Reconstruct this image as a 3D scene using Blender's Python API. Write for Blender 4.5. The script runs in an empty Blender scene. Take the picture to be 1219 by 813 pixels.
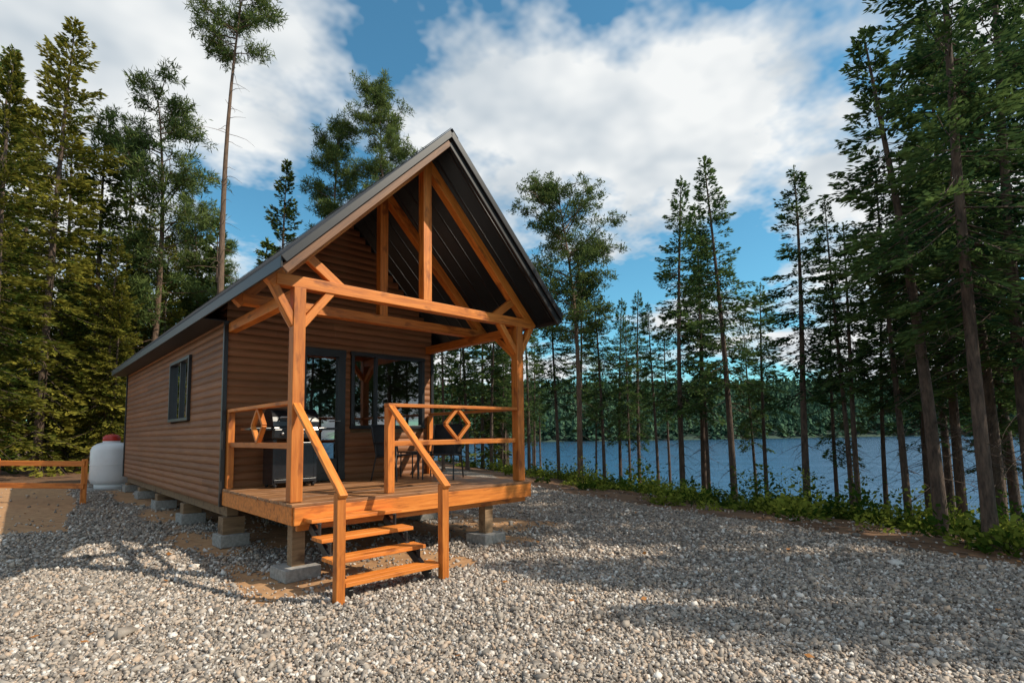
import bpy, numpy as np, math
from mathutils import Vector, Matrix
rad=math.radians
scene=bpy.context.scene
scene.view_settings.view_transform='Standard'
scene.view_settings.look='None'
scene.view_settings.exposure=0
COL=scene.collection
# ------------------------------------------------------------ station frame
CX,CY,CZ=-2.3784,-6.1745,1.6
YAW,PITCH,ROLL,FPX,SY=0.7544,0.0829,-0.0140,633.26,57.5
Fh=np.array([math.sin(YAW),math.cos(YAW)]); Rh=np.array([math.cos(YAW),-math.sin(YAW)])
def site(u,d):
    return np.array([CX,CY])+d*Fh+u*d*Rh
def world(lat,dep):
    return np.array([CX,CY])+dep*Fh+lat*Rh
def latdep(x,y):
    rx=x-CX; ry=y-CY
    return rx*Rh[0]+ry*Rh[1], rx*Fh[0]+ry*Fh[1]
def sm(t):
    t=np.clip(t,0,1); return t*t*(3-2*t)
_rg=np.random.default_rng(5)
_ph=_rg.uniform(0,6.28,(12,2)); _dir=_rg.normal(size=(12,2)); _dir/=np.linalg.norm(_dir,axis=1)[:,None]
def wob(x,y,scale):
    r=0
    for i in range(6):
        k=scale*(1.0+.55*i)
        r=r+np.sin(k*(x*_dir[i,0]+y*_dir[i,1])+_ph[i,0])/(1+.5*i)
    return r/2.2
def sdist(x,y):
    lat,dep=latdep(x,y)
    e=np.interp(dep,[-60,-20,0,5.7,9.2,14.3,30,60,150,400],[30,14,8.3,5.9,4.3,1.2,-6,-20,-60,-160])
    return (lat-e)*.85+.25*wob(x,y,.9)
def height(x,y):
    lat,dep=latdep(x,y)
    s=sdist(x,y)
    h=.022*np.clip(y-2,0,14)
    h=h+.04*wob(x,y,.35)*sm((np.hypot(x-1.8,y-3)-7)/6)
    land=h+.012*wob(x,y,1.8)
    z=land*(1-sm(s/4)) -2.0*sm(s/13)-1.6*sm((s-13)/10)+.08*wob(x,y,1.3)*sm(s/2)
    far=sm((dep-205-12*wob(x,y,.02))/10)
    hill=-.2+ (26+13*wob(x,y,.009))*sm((dep-205)/190)
    z=np.where(s>15, z*(1-far)+hill*far, z)
    return z
def gz(p): return float(height(np.array(float(p[0])),np.array(float(p[1]))))
# ------------------------------------------------------------ materials
def newmat(name):
    m=bpy.data.materials.new(name); m.use_nodes=True
    nt=m.node_tree; b=nt.nodes['Principled BSDF']
    return m,nt,b
def N(nt,t,**k):
    n=nt.nodes.new(t)
    for a,v in k.items(): setattr(n,a,v)
    return n
def ramp(nt,fac,stops):
    r=N(nt,'ShaderNodeValToRGB'); e=r.color_ramp.elements
    while len(e)<len(stops): e.new(.5)
    for i,(p,c) in enumerate(stops):
        e[i].position=p; e[i].color=(*c,1)
    nt.links.new(fac,r.inputs[0]); return r.outputs[0]
def noise(nt,vec,scale,detail=4,rough=.55):
    n=N(nt,'ShaderNodeTexNoise'); n.inputs['Scale'].default_value=scale; n.inputs['Detail'].default_value=detail; n.inputs['Roughness'].default_value=rough
    if vec is not None: nt.links.new(vec,n.inputs['Vector'])
    return n.outputs['Fac']
def mapping(nt,vec,scale):
    m=N(nt,'ShaderNodeMapping'); m.inputs['Scale'].default_value=scale
    nt.links.new(vec,m.inputs['Vector']); return m.outputs[0]
def mixc(nt,fac,a,b,mode='MIX'):
    m=N(nt,'ShaderNodeMix',data_type='RGBA',blend_type=mode)
    for idx,v in ((0,fac),(6,a),(7,b)):
        if isinstance(v,bpy.types.NodeSocket): nt.links.new(v,m.inputs[idx])
        elif isinstance(v,(int,float)): m.inputs[idx].default_value=v
        else: m.inputs[idx].default_value=(*v,1)
    return m.outputs[2]
def mathn(nt,op,a,b=None,c=None):
    m=N(nt,'ShaderNodeMath',operation=op)
    for i,v in enumerate((a,b,c)):
        if v is None: continue
        if isinstance(v,bpy.types.NodeSocket): nt.links.new(v,m.inputs[i])
        else: m.inputs[i].default_value=v
    return m.outputs[0]
def bump(nt,h,strength,dist,b):
    bn=N(nt,'ShaderNodeBump'); bn.inputs['Strength'].default_value=strength; bn.inputs['Distance'].default_value=dist
    nt.links.new(h,bn.inputs['Height']); nt.links.new(bn.outputs[0],b.inputs['Normal'])
def wood(name,dark,mid,light,rough=.55,gs=(1.2,16,16)):
    m,nt,b=newmat(name)
    tc=N(nt,'ShaderNodeTexCoord'); oi=N(nt,'ShaderNodeObjectInfo')
    add=N(nt,'ShaderNodeVectorMath',operation='ADD'); nt.links.new(tc.outputs['Object'],add.inputs[0])
    comb=N(nt,'ShaderNodeCombineXYZ'); r=mathn(nt,'MULTIPLY',oi.outputs['Random'],37.0)
    nt.links.new(r,comb.inputs[0]); nt.links.new(r,comb.inputs[1]); nt.links.new(comb.outputs[0],add.inputs[1])
    v=mapping(nt,add.outputs[0],gs)
    f=noise(nt,v,1.6,5,.65)
    c=ramp(nt,f,[(.25,dark),(.5,mid),(.75,light)])
    v2=mapping(nt,add.outputs[0],(3,7,7))
    kn=noise(nt,v2,1.0,3,.5)
    k=ramp(nt,kn,[(.30,(.40,.32,.27)),(.42,(1,1,1))])
    c=mixc(nt,.85,c,k,'MULTIPLY')
    var=ramp(nt,oi.outputs['Random'],[(0,(.74,.69,.64)),(1,(1.1,1.08,1.05))])
    c=mixc(nt,1.0,c,var,'MULTIPLY')
    nt.links.new(c,b.inputs['Base Color']); b.inputs['Roughness'].default_value=rough
    bump(nt,f,.45,.004,b)
    return m
M_wood=wood('stained_timber',(.32,.085,.013),(.63,.195,.026),(.80,.30,.06))
M_barge=wood('brown_barge_board',(.11,.045,.018),(.20,.085,.032),(.28,.13,.05))
M_deck=wood('deck_boards',(.13,.055,.022),(.32,.15,.062),(.52,.28,.13),.45)
M_old=wood('weathered_timber',(.16,.10,.06),(.28,.18,.10),(.36,.24,.14),.8)
M_inner=wood('interior_pine',(.30,.17,.08),(.42,.25,.12),(.5,.31,.16),.5)
def plain(name,col,rough=.5,metal=0,var=.15,sc=12,bmp=0):
    m,nt,b=newmat(name); tc=N(nt,'ShaderNodeTexCoord')
    f=noise(nt,tc.outputs['Object'],sc,4,.6)
    lo=tuple(c*(1-var) for c in col); hi=tuple(min(1,c*(1+var)) for c in col)
    nt.links.new(ramp(nt,f,[(.3,lo),(.7,hi)]),b.inputs['Base Color'])
    b.inputs['Roughness'].default_value=rough; b.inputs['Metallic'].default_value=metal
    if bmp: bump(nt,f,bmp,.01,b)
    return m
M_black=plain('black_metal',(.018,.018,.02),.38,.0)
M_roof=plain('black_steel_roofing',(.030,.032,.037),.42,.2)
M_soffit=plain('dark_soffit',(.016,.016,.017),.5)
M_conc=plain('concrete_block',(.30,.285,.265),.9,0,.3,20,.5)
M_white=plain('white_tank_paint',(.74,.76,.78),.35,0,.05,4)
M_red=plain('red_cap',(.45,.03,.02),.4)
M_grill=plain('grill_enamel',(.012,.012,.014),.22)
M_steel=plain('brushed_steel',(.5,.5,.5),.35,1)
M_mesh=plain('black_sling_fabric',(.02,.02,.022),.8)
m,nt,b=newmat('brown_wood_siding'); tc=N(nt,'ShaderNodeTexCoord')
v=mapping(nt,tc.outputs['Object'],(1.2,1.2,30)); f=noise(nt,v,1.5,5,.6)
c=ramp(nt,f,[(.25,(.20,.078,.032)),(.75,(.33,.145,.064))])
f2=noise(nt,tc.outputs['Object'],.8,3)
c=mixc(nt,.5,c,ramp(nt,f2,[(.3,(.8,.8,.8)),(.7,(1.1,1.1,1.1))]),'MULTIPLY')
att=N(nt,'ShaderNodeAttribute',attribute_name='tone')
c=mixc(nt,1.0,c,ramp(nt,att.outputs['Fac'],[(0,(.82,.82,.82)),(1,(1.12,1.1,1.08))]),'MULTIPLY')
nt.links.new(c,b.inputs['Base Color']); b.inputs['Roughness'].default_value=.6; b.inputs['Specular IOR Level'].default_value=.3; bump(nt,f,.2,.003,b)
M_siding=m
m=bpy.data.materials.new('window_glass'); m.use_nodes=True; nt=m.node_tree; nt.nodes.clear()
out=N(nt,'ShaderNodeOutputMaterial'); gl=N(nt,'ShaderNodeBsdfGlossy'); gl.inputs['Roughness'].default_value=.01; gl.inputs['Color'].default_value=(.85,.9,.95,1)
tr=N(nt,'ShaderNodeBsdfTransparent'); tr.inputs['Color'].default_value=(.30,.33,.33,1)
fr=N(nt,'ShaderNodeFresnel'); fr.inputs['IOR'].default_value=1.6
ff=mathn(nt,'ADD',mathn(nt,'MULTIPLY',fr.outputs[0],1.4),.18)
mx=N(nt,'ShaderNodeMixShader'); nt.links.new(ff,mx.inputs[0]); nt.links.new(tr.outputs[0],mx.inputs[1]); nt.links.new(gl.outputs[0],mx.inputs[2]); nt.links.new(mx.outputs[0],out.inputs[0])
M_glass=m
def bark(name,a,bb):
    m,nt,b=newmat(name); tc=N(nt,'ShaderNodeTexCoord'); v=mapping(nt,tc.outputs['Object'],(14,14,3.5)); f=noise(nt,v,1.3,3,.65)
    nt.links.new(ramp(nt,f,[(.3,a),(.7,bb)]),b.inputs['Base Color']); b.inputs['Roughness'].default_value=.95; bump(nt,f,.8,.03,b); return m
M_bark=bark('spruce_bark',(.04,.028,.022),(.15,.10,.072))
M_barkp=bark('pine_bark',(.08,.05,.035),(.20,.125,.08))
def foliage(name,dark,light,trans=.3):
    m=bpy.data.materials.new(name); m.use_nodes=True; nt=m.node_tree; b=nt.nodes['Principled BSDF']; out=nt.nodes['Material Output']
    oi=N(nt,'ShaderNodeObjectInfo')
    att=N(nt,'ShaderNodeAttribute',attribute_name='tone')
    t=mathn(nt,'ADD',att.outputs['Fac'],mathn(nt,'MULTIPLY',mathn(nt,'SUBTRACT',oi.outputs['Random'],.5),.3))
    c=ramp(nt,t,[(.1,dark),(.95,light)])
    nt.nodes.remove(b)
    df=N(nt,'ShaderNodeBsdfDiffuse'); nt.links.new(c,df.inputs['Color'])
    if trans>0:
        tl=N(nt,'ShaderNodeBsdfTranslucent'); nt.links.new(c,tl.inputs['Color'])
        mx=N(nt,'ShaderNodeMixShader'); mx.inputs[0].default_value=trans
        nt.links.new(df.outputs[0],mx.inputs[1]); nt.links.new(tl.outputs[0],mx.inputs[2]); nt.links.new(mx.outputs[0],out.inputs[0])
    else:
        nt.links.new(df.outputs[0],out.inputs[0])
    return m
M_need=foliage('spruce_needles',(.020,.056,.026),(.15,.22,.065),.3)
M_needY=foliage('sunlit_spruce_needles',(.045,.07,.014),(.33,.29,.05),.3)  # lit copy of the spruce needles, sunlight's yellow painted into the colour
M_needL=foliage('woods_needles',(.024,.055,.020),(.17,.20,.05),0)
M_needP=foliage('pine_needles',(.035,.07,.026),(.18,.22,.065),.25)
M_far=foliage('hazed_distant_needles',(.030,.066,.048),(.08,.14,.08),0)  # bluish distance haze is mixed into this needle colour
M_under=foliage('undergrowth_leaves',(.035,.075,.012),(.32,.36,.06),.4)
M_leaf=plain('dry_leaf',(.35,.14,.03),.7)
# ------------------------------------------------------------ mesh helpers
def mk_quads(name,V,Q,mi=None,mats=(),attr=None,smooth=None):
    me=bpy.data.meshes.new(name)
    V=np.asarray(V,dtype=np.float32).reshape(-1,3); Q=np.asarray(Q,dtype=np.int32).reshape(-1,4)
    me.vertices.add(len(V)); me.vertices.foreach_set('co',V.ravel())
    me.loops.add(Q.size); me.loops.foreach_set('vertex_index',Q.ravel())
    me.polygons.add(len(Q)); me.polygons.foreach_set('loop_start',np.arange(0,Q.size,4,dtype=np.int32))
    for mm in mats: me.materials.append(mm)
    if mi is not None: me.polygons.foreach_set('material_index',np.asarray(mi,dtype=np.int32))
    if smooth is not None: me.polygons.foreach_set('use_smooth',np.asarray(smooth,dtype=bool))
    if attr is not None:
        a=me.attributes.new('tone','FLOAT','POINT'); a.data.foreach_set('value',np.asarray(attr,dtype=np.float32))
    me.update(calc_edges=True); me.validate()
    return me
def obj(name,me,parent=None,loc=(0,0,0)):
    o=bpy.data.objects.new(name,me); COL.objects.link(o); o.location=loc
    if parent is not None: o.parent=parent
    return o
def empty(name,loc=(0,0,0)):
    o=bpy.data.objects.new(name,None); COL.objects.link(o); o.location=loc; o.empty_display_size=.3; return o
BOXV=np.array([(-1,-1,-1),(1,-1,-1),(1,1,-1),(-1,1,-1),(-1,-1,1),(1,-1,1),(1,1,1),(-1,1,1)],float)*.5
BOXF=[(0,3,2,1),(4,5,6,7),(0,1,5,4),(1,2,6,5),(2,3,7,6),(3,0,4,7)]
def box(name,c,s,mat,parent,rot=None,bev=.005):
    me=bpy.data.meshes.new(name); me.from_pydata([tuple(v*np.array(s)) for v in BOXV],[],BOXF); me.materials.append(mat)
    o=obj(name,me,parent,c)
    if rot is not None: o.rotation_euler=rot
    if bev:
        b=o.modifiers.new('bevel','BEVEL'); b.width=bev; b.segments=2
    return o
def beam(name,p1,p2,w,h,mat,parent,up=(0,0,1),bev=.006):
    p1=Vector(p1);p2=Vector(p2); d=p2-p1; L=d.length; x=d.normalized(); up=Vector(up)
    if abs(x.dot(up))>.98: up=Vector((0,1,0))
    y=up.cross(x).normalized(); z=x.cross(y)
    o=box(name,(0,0,0),(L,w,h),mat,parent,None,bev)
    M=Matrix((x,y,z)).transposed().to_4x4(); M.translation=(p1+p2)/2
    o.matrix_local=M
    return o
def tube(name,pts,r,mat,parent,n=10,closed=False):
    cu=bpy.data.curves.new(name,'CURVE'); cu.dimensions='3D'; sp=cu.splines.new('POLY'); sp.points.add(len(pts)-1)
    for i,p in enumerate(pts): sp.points[i].co=(*p,1)
    sp.use_cyclic_u=closed; cu.bevel_depth=r; cu.bevel_resolution=3; cu.use_fill_caps=True; cu.materials.append(mat)
    o=bpy.data.objects.new(name,cu); COL.objects.link(o)
    if parent is not None:o.parent=parent
    return o
def lathe(name,prof,mat,parent,loc=(0,0,0),n=32):
    V=[];F=[]
    for r,z in prof:
        for i in range(n):
            a=2*math.pi*i/n; V.append((r*math.cos(a),r*math.sin(a),z))
    for k in range(len(prof)-1):
        for i in range(n):
            j=(i+1)%n; F.append((k*n+i,k*n+j,(k+1)*n+j,(k+1)*n+i))
    me=mk_quads(name,V,F,mats=(mat,),smooth=[True]*len(F)); return obj(name,me,parent,loc)
# ------------------------------------------------------------ ground
def axis(lo,hi,f0,f1,step,g=1.14):
    a=list(np.arange(f0,f1,step)); s=step
    x=a[-1]
    while x<hi: s*=g; s=min(s,14); x+=s; a.append(x)
    s=step; x=a[0]; L=[]
    while x>lo: s*=g; s=min(s,14); x-=s; L.append(x)
    return np.array(L[::-1]+a)
gx=axis(-700,900,-9,17,.16); gy=axis(-700,900,-8,15,.16)
X,Y=np.meshgrid(gx,gy); Z=height(X,Y)
nx,ny=len(gx),len(gy)
idx=np.arange(nx*ny).reshape(ny,nx)
Q=np.stack([idx[:-1,:-1],idx[:-1,1:],idx[1:,1:],idx[1:,:-1]],-1).reshape(-1,4)
def masks(x,y):
    s=sdist(x,y); lat,dep=latdep(x,y)
    dx=np.maximum(np.maximum(-.30-x,x-4.5),0); dy=np.maximum(np.maximum(-.45-y,y-13),0)
    sand=1-sm((np.hypot(dx,dy)+.35*wob(x,y,2.2)+.15)/.5)
    u=lat/np.maximum(dep,1)
    s2=sm((-.805-u+.02*wob(x,y,1.1))/.03)*sm((dep-8.6+.4*wob(x,y,1.7))/.5)*(1-sm((dep-17)/1.5))
    sand=np.maximum(sand,s2)
    soil=sm((s+.1)/.5)
    back=sm((y-14-.8*wob(x,y,.8))/1.5)*(s<2); back=np.maximum(back,sm((-lat*1.0-15.5+.8*wob(x,y,.6))/1.5))
    soil=np.maximum(soil,back)
    return sand,soil
sand,soil=masks(X,Y)
lat_,dep_=latdep(X,Y)
farm=((dep_>150)).astype(float)
me=mk_quads('ground',np.stack([X,Y,Z],-1),Q,smooth=[True]*len(Q))
for nm,a in (('sand',sand),('soil',soil),('wooded',farm)):
    at=me.attributes.new(nm,'FLOAT','POINT'); at.data.foreach_set('value',a.ravel().astype(np.float32))
m,nt,b=newmat('gravel_and_soil'); tc=N(nt,'ShaderNodeTexCoord'); P=tc.outputs['Object']
vo=N(nt,'ShaderNodeTexVoronoi'); vo.inputs['Scale'].default_value=38; nt.links.new(P,vo.inputs['Vector'])
sep=N(nt,'ShaderNodeSeparateColor'); nt.links.new(vo.outputs['Color'],sep.inputs[0])
gc=ramp(nt,sep.outputs[0],[(0,(.18,.155,.135)),(.35,(.33,.285,.245)),(.7,(.45,.395,.335)),(1,(.64,.58,.52))])
warm=mixc(nt,mathn(nt,'MULTIPLY',sep.outputs[1],.45),gc,(.42,.29,.19))
crev=ramp(nt,vo.outputs['Distance'],[(.25,(1,1,1)),(.75,(.35,.33,.32))])
gcol=mixc(nt,1,warm,crev,'MULTIPLY')
big=noise(nt,P,.6,3); gcol=mixc(nt,1,gcol,ramp(nt,big,[(.3,(.82,.81,.8)),(.7,(1.1,1.1,1.1))]),'MULTIPLY')
sn=noise(nt,P,7,5,.7); scol=ramp(nt,sn,[(.3,(.27,.135,.06)),(.7,(.50,.29,.14))])
so=noise(nt,P,4,5,.75); socol=ramp(nt,so,[(.3,(.045,.026,.015)),(.55,(.17,.085,.04)),(.75,(.12,.09,.035))])
a1=N(nt,'ShaderNodeAttribute',attribute_name='sand'); a2=N(nt,'ShaderNodeAttribute',attribute_name='soil'); a3=N(nt,'ShaderNodeAttribute',attribute_name='wooded')
en=noise(nt,P,9,4,.7)
def edge(a):
    t=mathn(nt,'ADD',a,mathn(nt,'MULTIPLY',mathn(nt,'SUBTRACT',en,.5),.9))
    mr=N(nt,'ShaderNodeMapRange'); mr.inputs[1].default_value=.42; mr.inputs[2].default_value=.58; nt.links.new(t,mr.inputs[0]); return mr.outputs[0]
e1=edge(a1.outputs['Fac']); e2=edge(a2.outputs['Fac'])
cc=mixc(nt,e1,gcol,scol); cc=mixc(nt,e2,cc,socol); cc=mixc(nt,a3.outputs['Fac'],cc,(.03,.058,.036))
nt.links.new(cc,b.inputs['Base Color']); b.inputs['Roughness'].default_value=.9
h1=mathn(nt,'MULTIPLY',mathn(nt,'SUBTRACT',1.0,vo.outputs['Distance']),mathn(nt,'SUBTRACT',1.0,mathn(nt,'MAXIMUM',e1,e2)))
h2=mathn(nt,'ADD',h1,mathn(nt,'MULTIPLY',sn,.35))
bump(nt,h2,.9,.025,b)
me.materials.append(m); obj('ground',me)
# gravel stones
M_st,nt,b=newmat('crushed_stone')
att=N(nt,'ShaderNodeAttribute',attribute_name='tone')
c=ramp(nt,att.outputs['Fac'],[(0,(.14,.125,.11)),(.3,(.29,.25,.215)),(.55,(.41,.355,.30)),(.75,(.47,.345,.25)),(.86,(.50,.46,.42)),(1,(.74,.69,.63))])
nt.links.new(c,b.inputs['Base Color']); b.inputs['Roughness'].default_value=.8
rg=np.random.default_rng(11)
pts=[];siz=[]
for d0,d1,den,sz in ((2.6,4.4,2900,.0115),(4.4,6.6,1700,.0128),(6.6,10,620,.015),(10,16,120,.020)):
    umax=1.2; area=(d1*d1-d0*d0)*umax
    n=int(area*den); d=np.sqrt(rg.uniform(d0*d0,d1*d1,n)); u=rg.uniform(-umax,umax,n)
    p=np.array([CX,CY])+d[:,None]*Fh+(u*d)[:,None]*Rh
    pts.append(p); siz.append(sz*rg.lognormal(0,.38,n))
pts=np.concatenate(pts); siz=np.concatenate(siz)
sa,so_=masks(pts[:,0],pts[:,1]); keep=(rg.random(len(pts))>np.maximum(sa*.96,so_*.95))
pts=pts[keep]; siz=siz[keep]; n=len(pts)
zz=height(pts[:,0],pts[:,1])+siz*.25+rg.uniform(0,.010,n)
base=(BOXV*2)[None]*(1+rg.uniform(-.42,.42,(n,8,3)))
sc=np.stack([rg.uniform(.7,1.4,n),rg.uniform(.55,1,n),rg.uniform(.35,.75,n)],-1)*siz[:,None]*.75
base=base*sc[:,None,:]
def rot(n):
    q=rg.normal(size=(n,4)); q[:,1:3]*=.45; q/=np.linalg.norm(q,axis=1)[:,None]; w,x,y,z=q.T
    return np.stack([np.stack([1-2*(y*y+z*z),2*(x*y-z*w),2*(x*z+y*w)],-1),np.stack([2*(x*y+z*w),1-2*(x*x+z*z),2*(y*z-x*w)],-1),np.stack([2*(x*z-y*w),2*(y*z+x*w),1-2*(x*x+y*y)],-1)],1)
V=np.einsum('nij,nkj->nki',rot(n),base)+np.concatenate([pts,zz[:,None]],1)[:,None,:]
Q=(np.array(BOXF)[None]+8*np.arange(n)[:,None,None]).reshape(-1,4)
obj('gravel',mk_quads('gravel',V,Q,mats=(M_st,),attr=np.repeat(rg.random(n),8)))
print('stones',n)
# ------------------------------------------------------------ water
m=bpy.data.materials.new('lake_water'); m.use_nodes=True; nt=m.node_tree; nt.nodes.clear(); out=N(nt,'ShaderNodeOutputMaterial')
tc=N(nt,'ShaderNodeTexCoord')
df=N(nt,'ShaderNodeBsdfDiffuse'); df.inputs['Color'].default_value=(.035,.10,.17,1)
gl=N(nt,'ShaderNodeBsdfGlossy'); gl.inputs['Color'].default_value=(.36,.52,.72,1); gl.inputs['Roughness'].default_value=.14
f=noise(nt,tc.outputs['Object'],2.2,3,.6); f2=noise(nt,tc.outputs['Object'],.15,2,.5)
hh=mathn(nt,'ADD',mathn(nt,'MULTIPLY',f,.35),f2)
bn=N(nt,'ShaderNodeBump'); bn.inputs['Strength'].default_value=.7; bn.inputs['Distance'].default_value=.25; nt.links.new(hh,bn.inputs['Height']); nt.links.new(bn.outputs[0],gl.inputs['Normal'])
fr=N(nt,'ShaderNodeFresnel'); fr.inputs['IOR'].default_value=1.33
fq=mathn(nt,'ADD',mathn(nt,'MULTIPLY',fr.outputs[0],.75),.04)
mx=N(nt,'ShaderNodeMixShader'); nt.links.new(fq,mx.inputs[0]); nt.links.new(df.outputs[0],mx.inputs[1]); nt.links.new(gl.outputs[0],mx.inputs[2]); nt.links.new(mx.outputs[0],out.inputs[0])
V=[(-700,-700,-1.6),(900,-700,-1.6),(900,900,-1.6),(-700,900,-1.6)]
obj('lake_water',mk_quads('lake_water',V,[(0,1,2,3)],mats=(m,)))
# ------------------------------------------------------------ trees
class Acc:
    def __init__(s): s.V=[];s.Q=[];s.M=[];s.T=[];s.n=0
    def add(s,V,Q,mi,T):
        V=np.asarray(V,float).reshape(-1,3); Q=np.asarray(Q).reshape(-1,4)
        s.V.append(V); s.Q.append(Q+s.n); s.M.append(np.full(len(Q),mi)); s.T.append(np.broadcast_to(T,(len(V),)).astype(float)); s.n+=len(V)
    def tube(s,P,R,k,mi,T=.5):
        P=np.asarray(P,float); R=np.asarray(R,float); n=len(P)
        d=np.gradient(P,axis=0); d/=np.linalg.norm(d,axis=1)[:,None]+1e-9
        ref=np.array([1,0,0.]) if abs(d[0,2])>.7 else np.array([0,0,1.])
        a=np.cross(d,ref); a/=np.linalg.norm(a,axis=1)[:,None]; bb=np.cross(d,a)
        th=np.arange(k)*2*np.pi/k
        V=P[:,None]+R[:,None,None]*(np.cos(th)[None,:,None]*a[:,None]+np.sin(th)[None,:,None]*bb[:,None])
        i=np.arange(n-1)[:,None]*k; j=np.arange(k)[None]; j2=(j+1)%k
        Q=np.stack([i+j,i+j2,i+k+j2,i+k+j],-1)
        s.add(V,Q,mi,T)
    def cards(s,p,d,side,l,w,mi,T):
        d=d/np.linalg.norm(d,axis=1)[:,None]; side=side-d*(side*d).sum(1)[:,None]; side/=np.linalg.norm(side,axis=1)[:,None]+1e-9
        l=l[:,None]; w=w[:,None]
        V=np.stack([p,p+d*l*.55+side*w*.5,p+d*l,p+d*l*.55-side*w*.5],1)
        n=len(p); Q=np.arange(4*n).reshape(n,4)
        s.add(V,Q,mi,np.repeat(T,4))
    def mesh(s,name,mats):
        M=np.concatenate(s.M)
        return mk_quads(name,np.concatenate(s.V),np.concatenate(s.Q),M,mats,np.concatenate(s.T),M==0)
def trunk(A,rg,H,r0,bend=.25):
    n=14; z=np.linspace(-.3,H,n); t=np.clip(z/H,0,1)
    ph=rg.uniform(0,6.28,2); bx=bend*(np.sin(t*2.2+ph[0])-np.sin(ph[0]))*t; by=bend*(np.sin(t*2.6+ph[1])-np.sin(ph[1]))*t
    P=np.stack([bx,by,z],-1); R=r0*(1-t)**.8*.95+.008; R[0]*=1.35
    A.tube(P,R,9,0)
    return lambda zz: np.array([np.interp(zz,z,bx),np.interp(zz,z,by),zz]), lambda zz: float(np.interp(zz,z,R))
def spruce(name,seed,H,cb,R,dens=85,card=(.17,.045),mats=None,step=.05,gap=.04,pw=.85,dead=1.0,low=.22):
    rg=np.random.default_rng(seed); A=Acc()
    tp,tr_=trunk(A,rg,H,.008*H+.012,.18)
    z=cb*H; ph=rg.uniform(0,6.28,3)
    while z<H-.10:
        t=(z-cb*H)/(H-cb*H)
        az=rg.uniform(0,6.28)
        lump=1+.16*math.sin(z*3.1+ph[0]+1.3*math.sin(az))+.14*math.sin(2*az+z*1.7+ph[1])
        L=(R*((1-t)**pw)*rg.uniform(.55,1.1)*lump)+.07
        if t<low: L*=rg.uniform(.35,1); 
        if t<low and rg.random()<.4*(1-t/low): z+=step; continue
        if rg.random()<gap*(1-t): z+=step*rg.uniform(2,6)
        el=rad(-26+62*t**1.5+rg.uniform(-8,8)); dr=.25*(1-t)+.03
        o=np.array([math.cos(az),math.sin(az),0]); sd=np.array([-o[1],o[0],0]); p0=tp(z)
        def pos(s): 
            s=np.asarray(s,float)[:,None]
            return p0+o*s*L*math.cos(el)+np.array([0,0,1])*(s*L*math.sin(el)-dr*L*s**2+.22*L*s**3)
        if L>.3:
            ss=np.linspace(0,1,4); A.tube(pos(ss),.011*(L**.5)*(1-ss*.85)+.002,3,0)
        n=int(L*dens)+6
        s=rg.beta(1.6,1.15,n)*.97+.04
        sg=rg.choice([-1,1],n); wid=rg.random(n)**.8*(.30*L*np.clip(1.1-s,0,1)*np.clip(s*3,0,1)+.04)
        p=pos(s)+sd*(sg*wid)[:,None]+o*(wid*.5)[:,None]
        p[:,2]-=wid*rg.uniform(0,.5,n)+rg.uniform(-.02,.07,n)
        d=o*.8+sd*(sg*rg.uniform(.2,1.1,n))[:,None]+np.array([0,0,1])*rg.normal(-.22+.45*t,.2,n)[:,None]
        side=rg.normal(size=(n,3)); side[:,2]*=.5
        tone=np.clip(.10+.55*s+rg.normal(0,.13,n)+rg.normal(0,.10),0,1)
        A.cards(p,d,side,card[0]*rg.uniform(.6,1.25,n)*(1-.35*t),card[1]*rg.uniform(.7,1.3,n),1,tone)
        z+=step*rg.uniform(.5,1.5)*(1-.3*t)
    n=36; h=rg.uniform(0,.55,n); p=tp(H)[None]+np.stack([rg.normal(0,.012,n),rg.normal(0,.012,n),-h],-1); a=rg.uniform(0,6.28,n)
    A.cards(p,np.stack([np.cos(a)*.5,np.sin(a)*.5,np.full(n,1.1)],-1),rg.normal(size=(n,3)),np.full(n,card[0]*.6),np.full(n,card[1]*.7),1,np.full(n,.6))
    nd=int((cb+.1)*H*7*dead)
    for i in range(nd):
        z=rg.uniform(.10*H,(cb+.12)*H); L=rg.uniform(.2,.85)*R*.75; az=rg.uniform(0,6.28); o=np.array([math.cos(az),math.sin(az),0]); p0=tp(z)
        s=np.linspace(0,1,4)[:,None]; P=p0+o*s*L+np.array([0,0,1])*(-.25*L*s-.25*L*s**2)+rg.normal(0,.02,(4,3))*s
        A.tube(P,np.linspace(.009,.0015,4),3,0)
        if rg.random()<.6:
            for k in range(3):
                q=P[rg.integers(1,4)]; A.tube(np.array([q,q+rg.normal(0,.14,3)+o*.08]),np.array([.004,.001]),3,0)
    return A.mesh(name,mats or (M_bark,M_need))
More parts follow.
